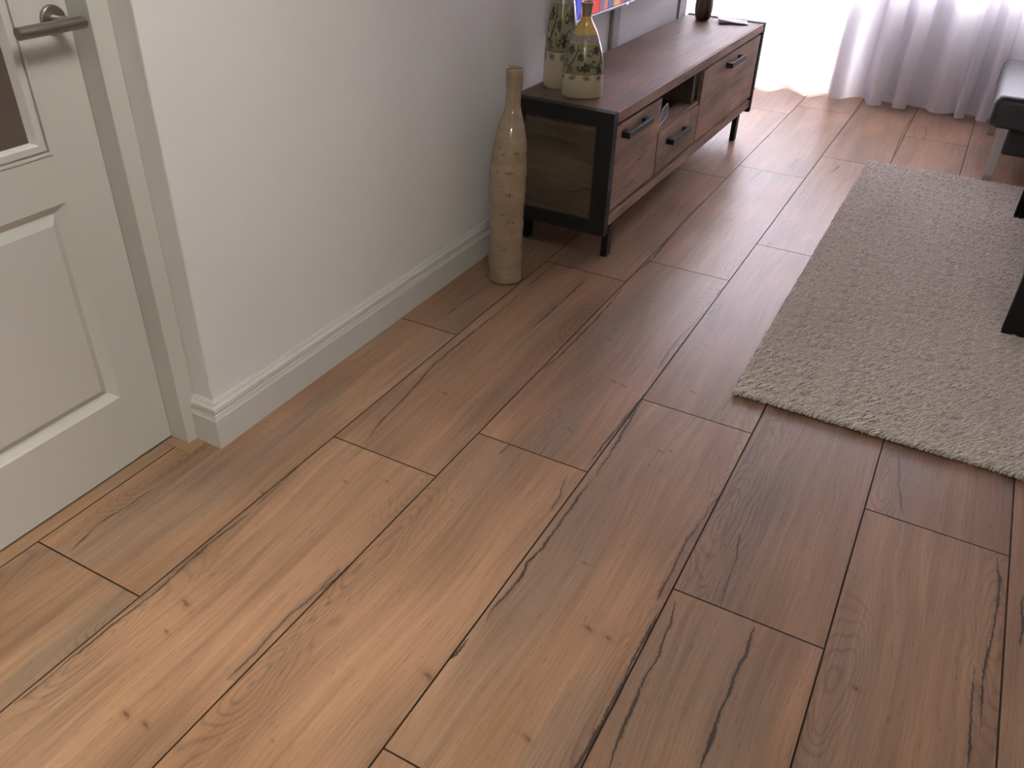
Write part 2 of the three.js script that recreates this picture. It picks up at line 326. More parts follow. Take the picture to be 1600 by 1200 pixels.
  structure(box('lawn', [-9, 9, -0.15, -0.05, b1, 14], std({ color: rgb(0.10, 0.17, 0.045), roughness: 0.95 }), null, 0), 'green lawn outside the back window');
  // outdoors
  structure(box('terrace', [-9, 9, -0.15, -0.05, -16, -6.2], std({ color: rgb(0.22, 0.20, 0.20), roughness: 0.9 }), null, 0), 'grey paved terrace outside the curtained window');
  // skirting board round the corner of the wall
  const prof = [[0, 0], [0.02, 0], [0.02, 0.086], [0.0185, 0.0885], [0.0165, 0.095], [0.0163, 0.099], [0.0135, 0.1015], [0.0135, 0.1035], [0.0165, 0.107], [0.0155, 0.118], [0.0085, 0.126], [0.0085, 0.129], [0.005, 0.132], [0.004, 0.135], [0, 0.135]];
  structure(mesh('baseboard_left', sweep([[-1.485, -4.60], [-1.485, -1.205], [-1.552, -1.205]], prof, 1), M.skirting), 'moulded white skirting board along the plastered wall');
  structure(mesh('baseboard_back', sweep([[-1.485, -0.20], [-1.485, 2.69]], prof, 1), M.skirting), 'white skirting board beyond the door');
  structure(box('trim_1', [-1.485, -1.474, 0.136, H, -4.72, -4.606], M.grey, null, 0.002), 'narrow grey upright board at the end of the wall');
}

// ---------- door ----------
const WOOD_STRIP = std({ color: rgb(0.30, 0.19, 0.115), roughness: 0.5 });
{
  const frame = shell('trim_2', 'white lacquered door frame');
  const X = -1.552;
  box('jamb', [-1.66, X, 0, 2.1, -1.205, -1.157], M.lacquer, frame, 0.003);
  box('jamb', [-1.66, X, 0, 2.1, -0.310, -0.262], M.lacquer, frame, 0.003);
  box('door_head', [-1.66, X, 2.05, 2.1, -1.157, -0.310], M.lacquer, frame, 0.003);
  const foot = shell('trim_4', 'thin oak strip laid round the foot of the door frame');
  box('foot_strip', [-1.60, -1.518, 0, 0.0025, -1.157, -1.128], WOOD_STRIP, foot, 0.001);
  box('foot_strip', [-1.552, -1.518, 0, 0.0025, -1.186, -1.157], WOOD_STRIP, foot, 0.001);

  const door = shell('door_1', 'white panelled door with dark glass and steel lever handle');
  const xf = -1.614, xb = -1.654, z0 = -1.1565, z1 = -0.313, top = 2.045, y0 = 0.006;
  const s0 = -1.043, s1 = -0.424;                       // inner edges of the stiles
  box('stile', [xb, xf, y0, top, z0, s0], M.lacquer, door, 0.0015);
  box('stile', [xb, xf, y0, top, s1, z1], M.lacquer, door, 0.0015);
  box('bottom_rail', [xb, xf, y0, 0.197, s0, s1], M.lacquer, door, 0);
  box('lock_rail', [xb, xf, 0.697, 0.800, s0, s1], M.lacquer, door, 0);
  box('top_rail', [xb, xf, 1.93, top, s0, s1], M.lacquer, door, 0);
  // raised panel: slope down from the frame, step up to the field
  const ring = (g, a, b, da, db) => {                  // a, b = inset, d = depth below the face
    const A = [[s0 + a, 0.197 + a], [s1 - a, 0.197 + a], [s1 - a, 0.697 - a], [s0 + a, 0.697 - a]], B = [[s0 + b, 0.197 + b], [s1 - b, 0.197 + b], [s1 - b, 0.697 - b], [s0 + b, 0.697 - b]];
    for (let i = 0; i < 4; i++) { const j = (i + 1) % 4, P = [[xf - da, A[i][1], A[i][0]], [xf - da, A[j][1], A[j][0]], [xf - db, B[j][1], B[j][0]], [xf - db, B[i][1], B[i][0]]]; for (const k of [0, 2, 1, 0, 3, 2]) g.push(...P[k]); }
  };
  const pos = []; ring(pos, 0, 0.003, 0, 0.003); ring(pos, 0.003, 0.020, 0.003, 0.017); ring(pos, 0.020, 0.040, 0.017, 0.004);
  const F = [[s0 + 0.04, 0.237], [s1 - 0.04, 0.237], [s1 - 0.04, 0.657], [s0 + 0.04, 0.657]].map(p => [xf - 0.004, p[1], p[0]]); for (const k of [0, 2, 1, 0, 3, 2]) pos.push(...F[k]);
  const Bk = [[s0, 0.197], [s1, 0.197], [s1, 0.697], [s0, 0.697]].map(p => [xb + 0.006, p[1], p[0]]); for (const k of [0, 1, 2, 0, 2, 3]) pos.push(...Bk[k]);
  const pg = new THREE.BufferGeometry(); pg.setAttribute('position', new THREE.Float32BufferAttribute(pos, 3)); pg.computeVertexNormals(); metricUV(pg);
  mesh('raised_panel', pg, M.lacquer, door);
  // glazing beads with two steps, then the pane
  for (const [w, d0, d1] of [[0.0, -0.004, 0.008], [0.0065, -0.0005, 0.006], [0.0105, -0.006, 0.0]]) {
    const a0 = s0 + w, a1 = s1 - w, b0 = 0.80 + w, b1 = 1.93 - w, q = 0.0245;
    const t = w === 0 ? 0.006 : w < 0.008 ? 0.004 : q - 0.0105, depth = [xf - 0.03, xf - d0 * -1 - 0.0 + (w === 0 ? 0.003 : w < 0.008 ? -0.005 : -0.001) - d0 - d0 * -1];
    const xo = w === 0 ? xf + 0.003 : w < 0.008 ? xf - 0.003 : xf + 0.001;
    box('glazing_bead', [xf - 0.03, xo, b0, b0 + t, a0, a1], M.lacquer, door, 0.0012);
    box('glazing_bead', [xf - 0.03, xo, b1 - t, b1, a0, a1], M.lacquer, door, 0.0012);
    box('glazing_bead', [xf - 0.03, xo, b0 + t, b1 - t, a0, a0 + t], M.lacquer, door, 0.0012);
    box('glazing_bead', [xf - 0.03, xo, b0 + t, b1 - t, a1 - t, a1], M.lacquer, door, 0.0012);
  }
  const pane = mesh('pane', new THREE.PlaneGeometry(s1 - s0 - 0.03, 1.13 - 0.03).rotateY(Math.PI / 2).translate(xf - 0.007, 1.365, (s0 + s1) / 2), M.glass, door);
  pane.userData.label = 'dark glass pane';
  // lever handle
  const handle = new THREE.Group(); handle.name = 'handle'; door.add(handle); handle.userData.label = 'brushed steel lever handle';
  const hz = -1.119, hy = 1.047;
  const rose = new THREE.LatheGeometry([[0, 0.0085], [0.0235, 0.0085], [0.0258, 0.0068], [0.0265, 0.004], [0.0265, 0], [0, 0]].map(p => new THREE.Vector2(...p)), 40).rotateZ(-Math.PI / 2).translate(xf, hy, hz);
  mesh('rosette', rose, M.steel, handle);
  mesh('neck', cylinderBetween([xf + 0.006, hy, hz], [xf + 0.057, hy - 0.002, hz - 0.006], 0.0098), M.steel, handle);
  // lever bar, cut at an angle where it meets the neck
  const lever = new THREE.CylinderGeometry(0.0115, 0.0115, 0.136, 28, 8); { const p = lever.attributes.position; for (let i = 0; i < p.count; i++) if (p.getY(i) < -0.067) p.setY(i, p.getY(i) + (p.getX(i) + 0.0115) * -0.55 + 0.006); lever.computeVertexNormals(); }
  lever.rotateX(Math.PI / 2).translate(xf + 0.056, hy - 0.003, hz + 0.047);
  mesh('lever', lever, M.steel, handle);
  // hallway beyond the glass
  const hall = shell('wall_hall', 'dim hallway behind the glazed door');
  const hm = std({ color: rgb(0.42, 0.37, 0.34), roughness: 0.9 });
  box('wall_piece', [-3.3, -3.12, 0, H, -2.2, 1.2], hm, hall, 0); box('wall_piece', [-3.12, -1.665, 0, H, -2.2, -2.02], hm, hall, 0);
  box('wall_piece', [-3.12, -1.665, 0, H, 1.02, 1.2], hm, hall, 0);
  structure(box('floor_hall', [-3.12, -1.722, -0.008, 0, -2.02, 1.02], std({ color: rgb(0.22, 0.15, 0.10), roughness: 0.5 }), null, 0), 'brown hallway floor');
}

// ---------- ceiling lamps ----------
function ceilingLamp(at, aim, power, radius, angle, tint, label) {
  const t = thing('ceiling_lamp', label, 'ceiling light', [at[0], H, at[1]], 0);
  mesh('trim_ring', new THREE.LatheGeometry([[radius, 0], [radius + 0.014, 0], [radius + 0.012, -0.012], [radius, -0.014]].map(p => new THREE.Vector2(...p)), 48), M.windowFrame, t);
  mesh('diffuser', new THREE.SphereGeometry(radius, 36, 10, 0, Math.PI * 2, Math.PI / 2, Math.PI / 2).scale(1, 0.2, 1), new THREE.MeshStandardMaterial({ color: 0x222018, emissive: tint, emissiveIntensity: 8 }), t);
  const s = new THREE.SpotLight(tint, power, 0, angle, 1, 2);
  s.position.set(0, -0.22 * radius - 0.01, 0); s.castShadow = true; s.shadow.radius = radius / 0.02; s.target.position.set(aim[0] - at[0], aim[1] - H, aim[2] - at[1]); t.add(s, s.target);
}
ceilingLamp([-0.75, 0.25], [-0.85, 0, -0.05], 14.3, 0.06, 0.565, rgb(1, 0.86, 0.62), 'small round ceiling lamp above the warm patch of floor');
ceilingLamp([-0.25, -0.95], [-1.6, 0.8, -1.05], 7.3, 0.34, 0.66, rgb(1, 0.94, 0.81), 'large round ceiling lamp turned towards the white door');
ceilingLamp([-2.4, -0.2], [-2.4, 0, -0.2], 10, 0.09, 1.2, rgb(1, 0.9, 0.8), 'added unseen hallway ceiling lamp that brightens the view through the door glass');  // added lamp, only there to lift the dark behind the door glass

// ---------- furniture wood ----------
function furnitureWood(seed, w, h, metresU, metresV, dark) {
  const d = new Uint8Array(w * h * 4), R = mulberry(seed), ox = R() * 99, oy = R() * 99, base = dark;
  const cracks = []; for (let i = 0; i < 14; i++) cracks.push([R() * metresU, R() * metresV, 0.07 + 0.16 * R(), 0.002 + 0.003 * R()]);
  const knots = []; for (let i = 0; i < 8; i++) knots.push([R() * metresU, R() * metresV, 0.008 + 0.012 * R()]);
  for (let j = 0; j < h; j++) for (let i = 0; i < w; i++) {
    const u = i / w * metresU, v = j / h * metresV, q = v + (noise(u * 3 + ox, v * 9 + oy) - 0.5) * 0.06;
    let t = 0.5 * (noise(u * 2.4 + ox, q * 20 + oy) - 0.5) + 0.3 * (noise(u * 5 + oy, q * 80 + ox) - 0.5) + 0.25 * (noise(u * 14 + ox, q * 300 + oy) - 0.5) + 0.4 * (noise(u * 6 + 50 + ox, v * 12 + oy) - 0.5);
    for (const [cu, cv, r] of knots) { const e = Math.hypot((u - cu) / 2.2, v - cv) / r; if (e < 3) t -= 0.3 * step(3, 0.3, e) * (0.6 + 0.4 * Math.sin(e * 9)); }
    let a = 0; for (const [cu, cv, l, wd] of cracks) { const s = (u - cu) / l; if (s > 0 && s < 1) { const e = Math.abs(v - cv - (noise(u * 18 + cu * 30, 2) - 0.5) * 0.03 - s * 0.02); const ww = wd * Math.sin(s * Math.PI) * (0.4 + noise(u * 40, cv * 90)); a = Math.max(a, step(ww * 1.3, ww * 0.4, e)); } }
    const k = 4 * (j * w + i), f = 1 + t * 0.58;
    for (let c = 0; c < 3; c++) d[k + c] = clamp(base[c] * f * (1 - a) + [48, 36, 30][c] * a, 0, 255);
    d[k + 3] = 255;
  }
  return texture(w, h, d);
}
const woodRelief = reliefTexture(1024, 512, (i, j) => 0.6 + 0.3 * (noise(i / 40, j / 2.2) - 0.5) + 0.3 * (noise(i / 90, j / 20) - 0.5) - 0.3 * Math.max(0, noise(i / 20, j / 1.5 + 9) - 0.7));
function woodMat(seed, w, h, mu, mv, dark, rough = 0.5) {
  const map = furnitureWood(seed, w, h, mu, mv, dark); map.repeat.set(1 / mu, 1 / mv);
  const bump = woodRelief.clone(); bump.repeat.set(0.9, 1.8); bump.needsUpdate = true;
  return std({ map, roughness: rough, bumpMap: bump, bumpScale: 0.0012 });
}
M.topWood = woodMat(5, 2048, 512, 2.1, 0.5, [97, 74, 57], 0.48);  // same oak as the fronts, its top face toned down in the colour
M.frontWood = woodMat(23, 2048, 512, 2.1, 0.5, [129, 100, 80], 0.6);  // same oak again, painted lighter for the faces turned to the light
M.sideWood = woodMat(41, 512, 512, 0.5, 0.5, [80, 67, 53], 0.65);  // same oak, shade of end panels and compartment put into the colour

// flat rectangular frame in the x-y plane, one welded piece
function frameGeo(x0, x1, y0, y1, wx, wy, za, zb) {
  const b = 0.002, s = new THREE.Shape([[x0 + b, y0 + b], [x1 - b, y0 + b], [x1 - b, y1 - b], [x0 + b, y1 - b]].map(p => new THREE.Vector2(...p)));
  s.holes.push(new THREE.Path([[x0 + wx, y0 + wy], [x0 + wx, y1 - wy], [x1 - wx, y1 - wy], [x1 - wx, y0 + wy]].map(p => new THREE.Vector2(...p))));
  return new THREE.ExtrudeGeometry(s, { depth: zb - za - 2 * b, bevelEnabled: true, bevelSize: b, bevelThickness: b, bevelSegments: 2 }).translate(0, 0, za + b);
}

// ---------- television cabinet ----------
{
  // local axes: x from the front (0) back to -0.41, z from the near end (0) to -2.0
  const L = 1.992, D = 0.412, t = thing('television_cabinet', 'long low oak television cabinet with black metal end frames', 'cabinet', [-1.05, 0, -2.72], -0.0065);
  const TOP = 0.573, BOT = 0.130;
  const ends = (za, zb, name) => {
    mesh(name, frameGeo(-D, 0, BOT - 0.008, TOP, 0.062, 0.052, za, zb), M.black, t).userData.label = 'black metal end frame';
  };
  ends(-0.040, 0, 'end_frame'); ends(-L, -L + 0.040, 'end_frame');
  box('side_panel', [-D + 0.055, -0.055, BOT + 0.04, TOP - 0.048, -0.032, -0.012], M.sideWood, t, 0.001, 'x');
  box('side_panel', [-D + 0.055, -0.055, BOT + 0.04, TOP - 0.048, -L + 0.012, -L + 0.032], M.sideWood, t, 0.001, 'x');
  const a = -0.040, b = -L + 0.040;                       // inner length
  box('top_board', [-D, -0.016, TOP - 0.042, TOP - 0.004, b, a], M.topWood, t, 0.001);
  box('lit_front_edge', [-0.016, -0.002, TOP - 0.042, TOP - 0.004, b, a], M.frontWood, t, 0.002, 'z', 0.15, 0.41);  // edge of the same board; light falling on it is painted as paler wood
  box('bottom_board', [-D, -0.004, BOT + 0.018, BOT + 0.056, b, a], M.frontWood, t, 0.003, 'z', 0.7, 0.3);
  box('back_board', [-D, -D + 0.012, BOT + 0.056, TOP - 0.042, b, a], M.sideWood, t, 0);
  const yl = BOT + 0.074, yh = TOP - 0.056, z1 = -0.505, z2 = -0.93, z3 = -1.012;
  const door = (za, zb, y0, y1, name, hz, hy, ou) => {
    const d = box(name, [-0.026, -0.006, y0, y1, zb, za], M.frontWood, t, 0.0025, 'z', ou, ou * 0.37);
    const h = new THREE.Group(); h.name = 'handle'; h.userData.label = 'black metal bar handle'; d.add(h);
    const l = 0.118;
    box('handle_bar', [0.014, 0.027, hy - 0.0115, hy + 0.0115, hz - l, hz + l], M.handle, h, 0.002);
    box('handle_foot', [-0.007, 0.0145, hy - 0.0115, hy + 0.0115, hz + l - 0.04, hz + l - 0.001], M.handle, h, 0.002);
    box('handle_foot', [-0.007, 0.0145, hy - 0.0115, hy + 0.0115, hz - l + 0.001, hz - l + 0.04], M.handle, h, 0.002);
    return d;
  };
  door(a - 0.004, z1 + 0.003, yl, yh, 'cabinet_door', -0.215, 0.478, 0);
  door(z1 - 0.006, z3 - 0.006, yl, 0.374, 'drawer', -0.735, 0.316, 0.9);
  door(z3 - 0.014, b + 0.004, yl, yh, 'cabinet_door', -1.475, 0.478, 0.35);
  // open compartment over the drawer
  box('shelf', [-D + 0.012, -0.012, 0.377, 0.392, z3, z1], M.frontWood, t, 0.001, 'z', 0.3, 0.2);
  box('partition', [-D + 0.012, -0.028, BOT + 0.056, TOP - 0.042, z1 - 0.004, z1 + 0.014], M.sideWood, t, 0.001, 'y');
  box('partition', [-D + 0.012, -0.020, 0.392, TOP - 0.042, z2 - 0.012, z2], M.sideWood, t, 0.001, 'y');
  const post = box('post', [-D + 0.012, -0.024, 0.378, TOP - 0.043, z3 - 0.010, z2 - 0.012], M.black, t, 0.001); post.userData.label = 'black upright beside the open compartment';
  box('carcass_face', [-0.06, -0.045, BOT + 0.056, TOP - 0.042, z1 + 0.014, a], M.black, t, 0);
  box('carcass_face', [-0.06, -0.045, BOT + 0.056, 0.377, z3, z1 - 0.004], M.black, t, 0);
  box('carcass_face', [-0.06, -0.045, BOT + 0.056, TOP - 0.042, b, z3 - 0.012], M.black, t, 0);
  for (const x of [-0.042, -0.385]) for (const z of [-0.135, -1.842]) box('leg', [x, x + 0.026, 0, BOT + 0.02, z, z + 0.043], M.black, t, 0.002);
}

// ---------- glazed vases ----------
const V2 = (a) => a.map(p => new THREE.Vector2(p[0], p[1]));
function smoothProfile(pts, n = 90) { const c = new THREE.CatmullRomCurve3(pts.map(p => new THREE.Vector3(p[0], p[1], 0)), false, 'centripetal'); return c.getPoints(n).map(p => new THREE.Vector2(Math.max(0, p.x), p.y)); }
{
  // tall floor vase: sand glaze with turned ridges and brown flecks
  const w = 1024, h = 2048, d = new Uint8Array(w * h * 4), R = mulberry(9);
  const flecks = []; for (let i = 0; i < 46; i++) flecks.push([R(), R(), 0.006 + 0.012 * R(), 0.003 + 0.005 * R()]);
  const marks = [[0.505, 0.56, 0.05, 0.012], [0.50, 0.455, 0.048, 0.012], [0.44, 0.64, 0.03, 0.012], [0.56, 0.648, 0.034, 0.014], [0.51, 0.60, 0.012, 0.003], [0.49, 0.42, 0.012, 0.003], [0.45, 0.50, 0.012, 0.006], [0.47, 0.36, 0.02, 0.005], [0.55, 0.27, 0.01, 0.006], [0.46, 0.25, 0.008, 0.006], [0.5, 0.84, 0.012, 0.004], [0.52, 0.75, 0.01, 0.005]];
  for (let j = 0; j < h; j++) for (let i = 0; i < w; i++) {
    const u = i / w, v = j / h, k = 4 * (j * w + i);
    const band = noise(u * 3, v * 40) * 0.5 + noise(7, v * 160) * 0.3 + noise(u * 14, v * 22 + 50) * 0.3;
    let f = 0.93 + 0.14 * (band - 0.5), a = 0;
    for (const [cu, cv, su, sv] of marks) { const e = Math.hypot((u - cu) / su, (v - cv) / sv); if (e < 1.3) a = Math.max(a, step(0.60, 0.76, noise(u * 190, v * 330) * 0.75 + 0.38 * (1 - e))); }
    for (const [cu, cv, su, sv] of flecks) { const e = Math.hypot((u - cu) / su, (v - cv) / sv); if (e < 1) a = Math.max(a, 0.7 * step(0.62, 0.82, noise(u * 220, v * 300 + 8) + 0.3 * (1 - e))); }
    const c = [156, 134, 105]; for (let q = 0; q < 3; q++) d[k + q] = c[q] * f * (1 - a) + [84, 52, 32][q] * a; d[k + 3] = 255;
  }
  const map = texture(w, h, d);
  const mat = std({ map, roughness: 0.14, ior: 1.75, clearcoat: 1, clearcoatRoughness: 0.03 });
  const t = thing('floor_vase', 'tall slender sand-coloured ceramic floor vase beside the cabinet', 'vase', [-1.313, 0, -2.452]);
  t.rotation.z = 0; t.rotation.set(0, 0, 0);
  const outer = smoothProfile([[0.058, 0], [0.0645, 0.006], [0.0638, 0.026], [0.0616, 0.072], [0.0600, 0.125], [0.0597, 0.177], [0.0611, 0.235], [0.0634, 0.292], [0.0655, 0.34], [0.0651, 0.402], [0.0618, 0.455], [0.0557, 0.507], [0.0467, 0.552], [0.0350, 0.59], [0.0272, 0.618], [0.0254, 0.652], [0.0268, 0.694], [0.0284, 0.727], [0.0290, 0.741]], 120);
  const inner = V2([[0.0270, 0.742], [0.0245, 0.737], [0.0225, 0.70], [0.021, 0.65], [0.024, 0.60], [0.04, 0.55], [0.0, 0.50]]);
  const prof = [new THREE.Vector2(0, 0), ...outer, ...inner];
  for (const p of outer) if (p.y > 0.03 && p.y < 0.72) p.x += step(0.5, 0.42, p.y) * (0.0005 * Math.sin(p.y * 130) + 0.0005 * Math.sin(p.y * 61 + 1));
  const g = new THREE.LatheGeometry(prof, 72);
  { const p = g.attributes.position, uv = g.attributes.uv; for (let i = 0; i < p.count; i++) { uv.setY(i, p.getY(i) / 0.745); } g.rotateY(0.49 + Math.PI); for (let i = 0; i < p.count; i++) { const k = step(0.3, 0.742, p.getY(i)); p.setX(i, p.getX(i) + 0.0115 * k); p.setZ(i, p.getZ(i) - 0.005 * k); } g.computeVertexNormals(); }
  mesh('vase_body', g, mat, t);
}
function flowerBand(seed) {
  // printed band of scrolls and blossoms between cream bands, drawn flat and wrapped round the vase
  const c = document.createElement('canvas'); c.width = 2048; c.height = 1024; const x = c.getContext('2d'), R = mulberry(seed);
  const Y = v => 1024 * (1 - v);
  x.fillStyle = '#b7ad92'; x.fillRect(0, 0, 2048, 1024);
  x.fillStyle = '#c4a24a'; x.fillRect(0, 0, 2048, Y(0.66));
  x.fillStyle = '#857a60'; x.fillRect(0, 0, 2048, Y(0.86));
  x.fillStyle = '#9a9080'; x.fillRect(0, Y(0.68), 2048, Y(0.585) - Y(0.68));
  x.fillStyle = '#7d7a55'; x.fillRect(0, Y(0.585), 2048, Y(0.262) - Y(0.585));
  for (let i = 0; i < 1500; i++) {               // rubbed brown smudges on the two cream strips
    const upper = R() < 0.5, c = upper ? R() * 2048 : Math.floor(R() * 9) * 228 + 60, spread = upper ? 60 : 70;
    x.fillStyle = `rgba(${70 + 30 * R() | 0},${58 + 24 * R() | 0},${44 + 20 * R() | 0},${0.05 + 0.07 * R()})`;
    x.beginPath(); x.ellipse(c + (R() + R() - 1) * spread, upper ? Y(0.632) + (R() - 0.5) * 84 : Y(0.225) + (R() + R() - 1) * 30, 8 + 24 * R(), 5 + 10 * R(), 0, 0, 7); x.fill();
  }
  x.strokeStyle = '#201d1b'; x.fillStyle = '#24201f'; x.lineCap = 'round';
  const y0 = Y(0.57), y1 = Y(0.275), hgt = y1 - y0;
  const spiral = (cx, cy, r, dir, a0) => { x.lineWidth = 16; x.beginPath(); for (let i = 0; i <= 40; i++) { const a = a0 + dir * i * 0.13, rr = r * (1 - i / 48); const px = cx + rr * Math.cos(a), py = cy + rr * Math.sin(a); i ? x.lineTo(px, py) : x.moveTo(px, py); } x.stroke(); };
  const blossom = (cx, cy, size) => { const r = size * 1.2; for (let i = 0; i < 7; i++) { const a = i / 7 * Math.PI * 2; x.beginPath(); x.ellipse(cx + Math.cos(a) * r * 0.55, cy + Math.sin(a) * r * 0.5, r * 0.42, r * 0.22, a, 0, 7); x.fill(); } x.fillStyle = '#6b6550'; x.beginPath(); x.arc(cx, cy, r * 0.16, 0, 7); x.fill(); x.fillStyle = '#24201f'; };
  x.save(); x.scale(2048 / 1364, 1);
  for (let n = 0; n < 4; n++) {
    const bx = n * 341 + 20;
    x.lineWidth = 18; x.beginPath(); x.moveTo(bx + 150, y1); x.bezierCurveTo(bx + 110, y1 - hgt * 0.25, bx + 260, y1 - hgt * 0.45, bx + 230, y0 + hgt * 0.05); x.stroke();
    spiral(bx + 110, y0 + hgt * 0.62, 62, 1, 0.2); spiral(bx + 60, y0 + hgt * 0.24, 44, -1, 2.4); spiral(bx + 300, y0 + hgt * 0.8, 40, -1, 3.5); spiral(bx + 190, y0 + hgt * 0.85, 30, 1, 1);
    blossom(bx + 10, y0 + hgt * 0.78, 52); blossom(bx + 150, y0 + hgt * 0.18, 48); blossom(bx + 300, y0 + hgt * 0.42, 46);
    for (let i = 0; i < 5; i++) { x.beginPath(); x.ellipse(bx + 341 * R(), y0 + hgt * (0.1 + 0.8 * R()), 15, 9, R() * 3, 0, 7); x.fill(); }
  }
  x.restore();
  x.fillStyle = '#2b2622'; x.fillRect(0, Y(0.265), 2048, 5);
  const t = new THREE.CanvasTexture(c); t.colorSpace = THREE.SRGBColorSpace; t.wrapS = THREE.RepeatWrapping; return t;
}
function bottleVase(at, height, radius, flat, label, seed) {
  const t = thing('bottle_vase', label, 'vase', at, 0.41, 'two patterned vases on the cabinet');
  const P = [[0.93, 0], [0.975, 0.012], [1.0, 0.11], [1.0, 0.18], [0.985, 0.26], [0.965, 0.33], [0.91, 0.43], [0.82, 0.52], [0.69, 0.61], [0.60, 0.675], [0.44, 0.75], [0.28, 0.815], [0.225, 0.87], [0.24, 0.93], [0.285, 0.985], [0.29, 1.0]];
  const outer = smoothProfile(P.map(p => [p[0] * radius, p[1] * height]), 100), inner = V2([[0.25, 1.002], [0.21, 0.98], [0.18, 0.93], [0.17, 0.87], [0, 0.82]].map(p => [p[0] * radius, p[1] * height]));
  const g = new THREE.LatheGeometry([new THREE.Vector2(0, 0), ...outer, ...inner], 64);
  const p = g.attributes.position, uv = g.attributes.uv; for (let i = 0; i < p.count; i++) { uv.setY(i, p.getY(i) / height); const k = step(0.85 * height, 0.6 * height, p.getY(i)); p.setZ(i, p.getZ(i) * (1 - (1 - flat) * k)); } g.computeVertexNormals();
  g.rotateY(0);
  mesh('vase_body', g, std({ map: flowerBand(seed), roughness: 0.18, ior: 1.7, clearcoat: 1, clearcoatRoughness: 0.03 }), t);
}
bottleVase([-1.252, 0.570, -2.885], 0.315, 0.0755, 0.66, 'short wide patterned vase with yellow shoulder on the cabinet', 3);
bottleVase([-1.378, 0.570, -2.955], 0.50, 0.0590, 0.85, 'taller slim patterned vase nearer the wall on the cabinet', 8);

// ---------- other things on and in the cabinet ----------
{
  const t = thing('candle_jar', 'small dark brown ribbed jar at the far end of the cabinet', 'jar', [-1.34, 0.569, -4.585]);
  const pr = smoothProfile([[0.030, 0], [0.036, 0.006], [0.043, 0.04], [0.0445, 0.07], [0.042, 0.10], [0.037, 0.122]], 40), inn = V2([[0.033, 0.123], [0.030, 0.118], [0.037, 0.07], [0.03, 0.02], [0, 0.015]]);
  const g = new THREE.LatheGeometry([new THREE.Vector2(0, 0), ...pr, ...inn], 96); const p = g.attributes.position;
  for (let i = 0; i < p.count; i++) { const a = Math.atan2(p.getZ(i), p.getX(i)), k = 1 + 0.02 * Math.cos(a * 24) * step(0.01, 0.03, p.getY(i)); p.setX(i, p.getX(i) * k); p.setZ(i, p.getZ(i) * k); } g.computeVertexNormals();
  mesh('jar_body', g, std({ color: rgb(0.045, 0.016, 0.013), roughness: 0.35, clearcoat: 0.3 }), t);
  const b = thing('booklet', 'white folded paper lying at the far end of the cabinet', 'paper', [-1.185, 0.569, -4.60], 0.35);
  const sheet = std({ color: rgb(0.72, 0.70, 0.70), roughness: 0.5 });
  const leafG = (lift) => { const q = new THREE.PlaneGeometry(0.15, 0.105, 14, 1).rotateX(-Math.PI / 2), pp = q.attributes.position; for (let i = 0; i < pp.count; i++) { const k = (pp.getX(i) + 0.075) / 0.15; pp.setY(i, 0.002 + lift * Math.max(0, 1 - k) ** 1.5); } q.computeVertexNormals(); return q; };
  mesh('page', leafG(0.016).translate(0, 0.0045, 0), sheet, b); mesh('page', leafG(0.010).translate(0.002, 0.003, 0.002), sheet, b);
  const cover = mesh('back_cover', new RoundedBoxGeometry(0.13, 0.004, 0.10, 1, 0.001).translate(-0.004, 0.0022, 0.004), std({ color: rgb(0.05, 0.03, 0.035), roughness: 0.5 }), b); cover.userData.label = 'dark back cover';

  // small device with a bright rim standing in the open compartment
  const s = thing('media_player', 'dark rounded device with bright rim in the open compartment', 'device', [-1.13, 0.3935, -3.335], Math.PI / 2 + 0.15);
  const sh = new THREE.Shape(); sh.moveTo(-0.085, 0); sh.lineTo(0.085, 0); sh.quadraticCurveTo(0.083, 0.052, 0.04, 0.058); sh.lineTo(-0.04, 0.058); sh.quadraticCurveTo(-0.083, 0.052, -0.085, 0);
  mesh('housing', new THREE.ExtrudeGeometry(sh, { depth: 0.10, bevelEnabled: true, bevelSize: 0.0015, bevelThickness: 0.0015, bevelSegments: 2 }).translate(0, 0.0015, -0.05), std({ color: rgb(0.03, 0.03, 0.042), roughness: 0.35 }), s);
  const rimPts = sh.getPoints(16).map(p => new THREE.Vector3(p.x, p.y + 0.0025, 0.053));
  mesh('rim', new THREE.TubeGeometry(new THREE.CatmullRomCurve3(rimPts, true), 80, 0.0022, 8), std({ color: rgb(0.6, 0.6, 0.63), roughness: 0.3 }), s);
}

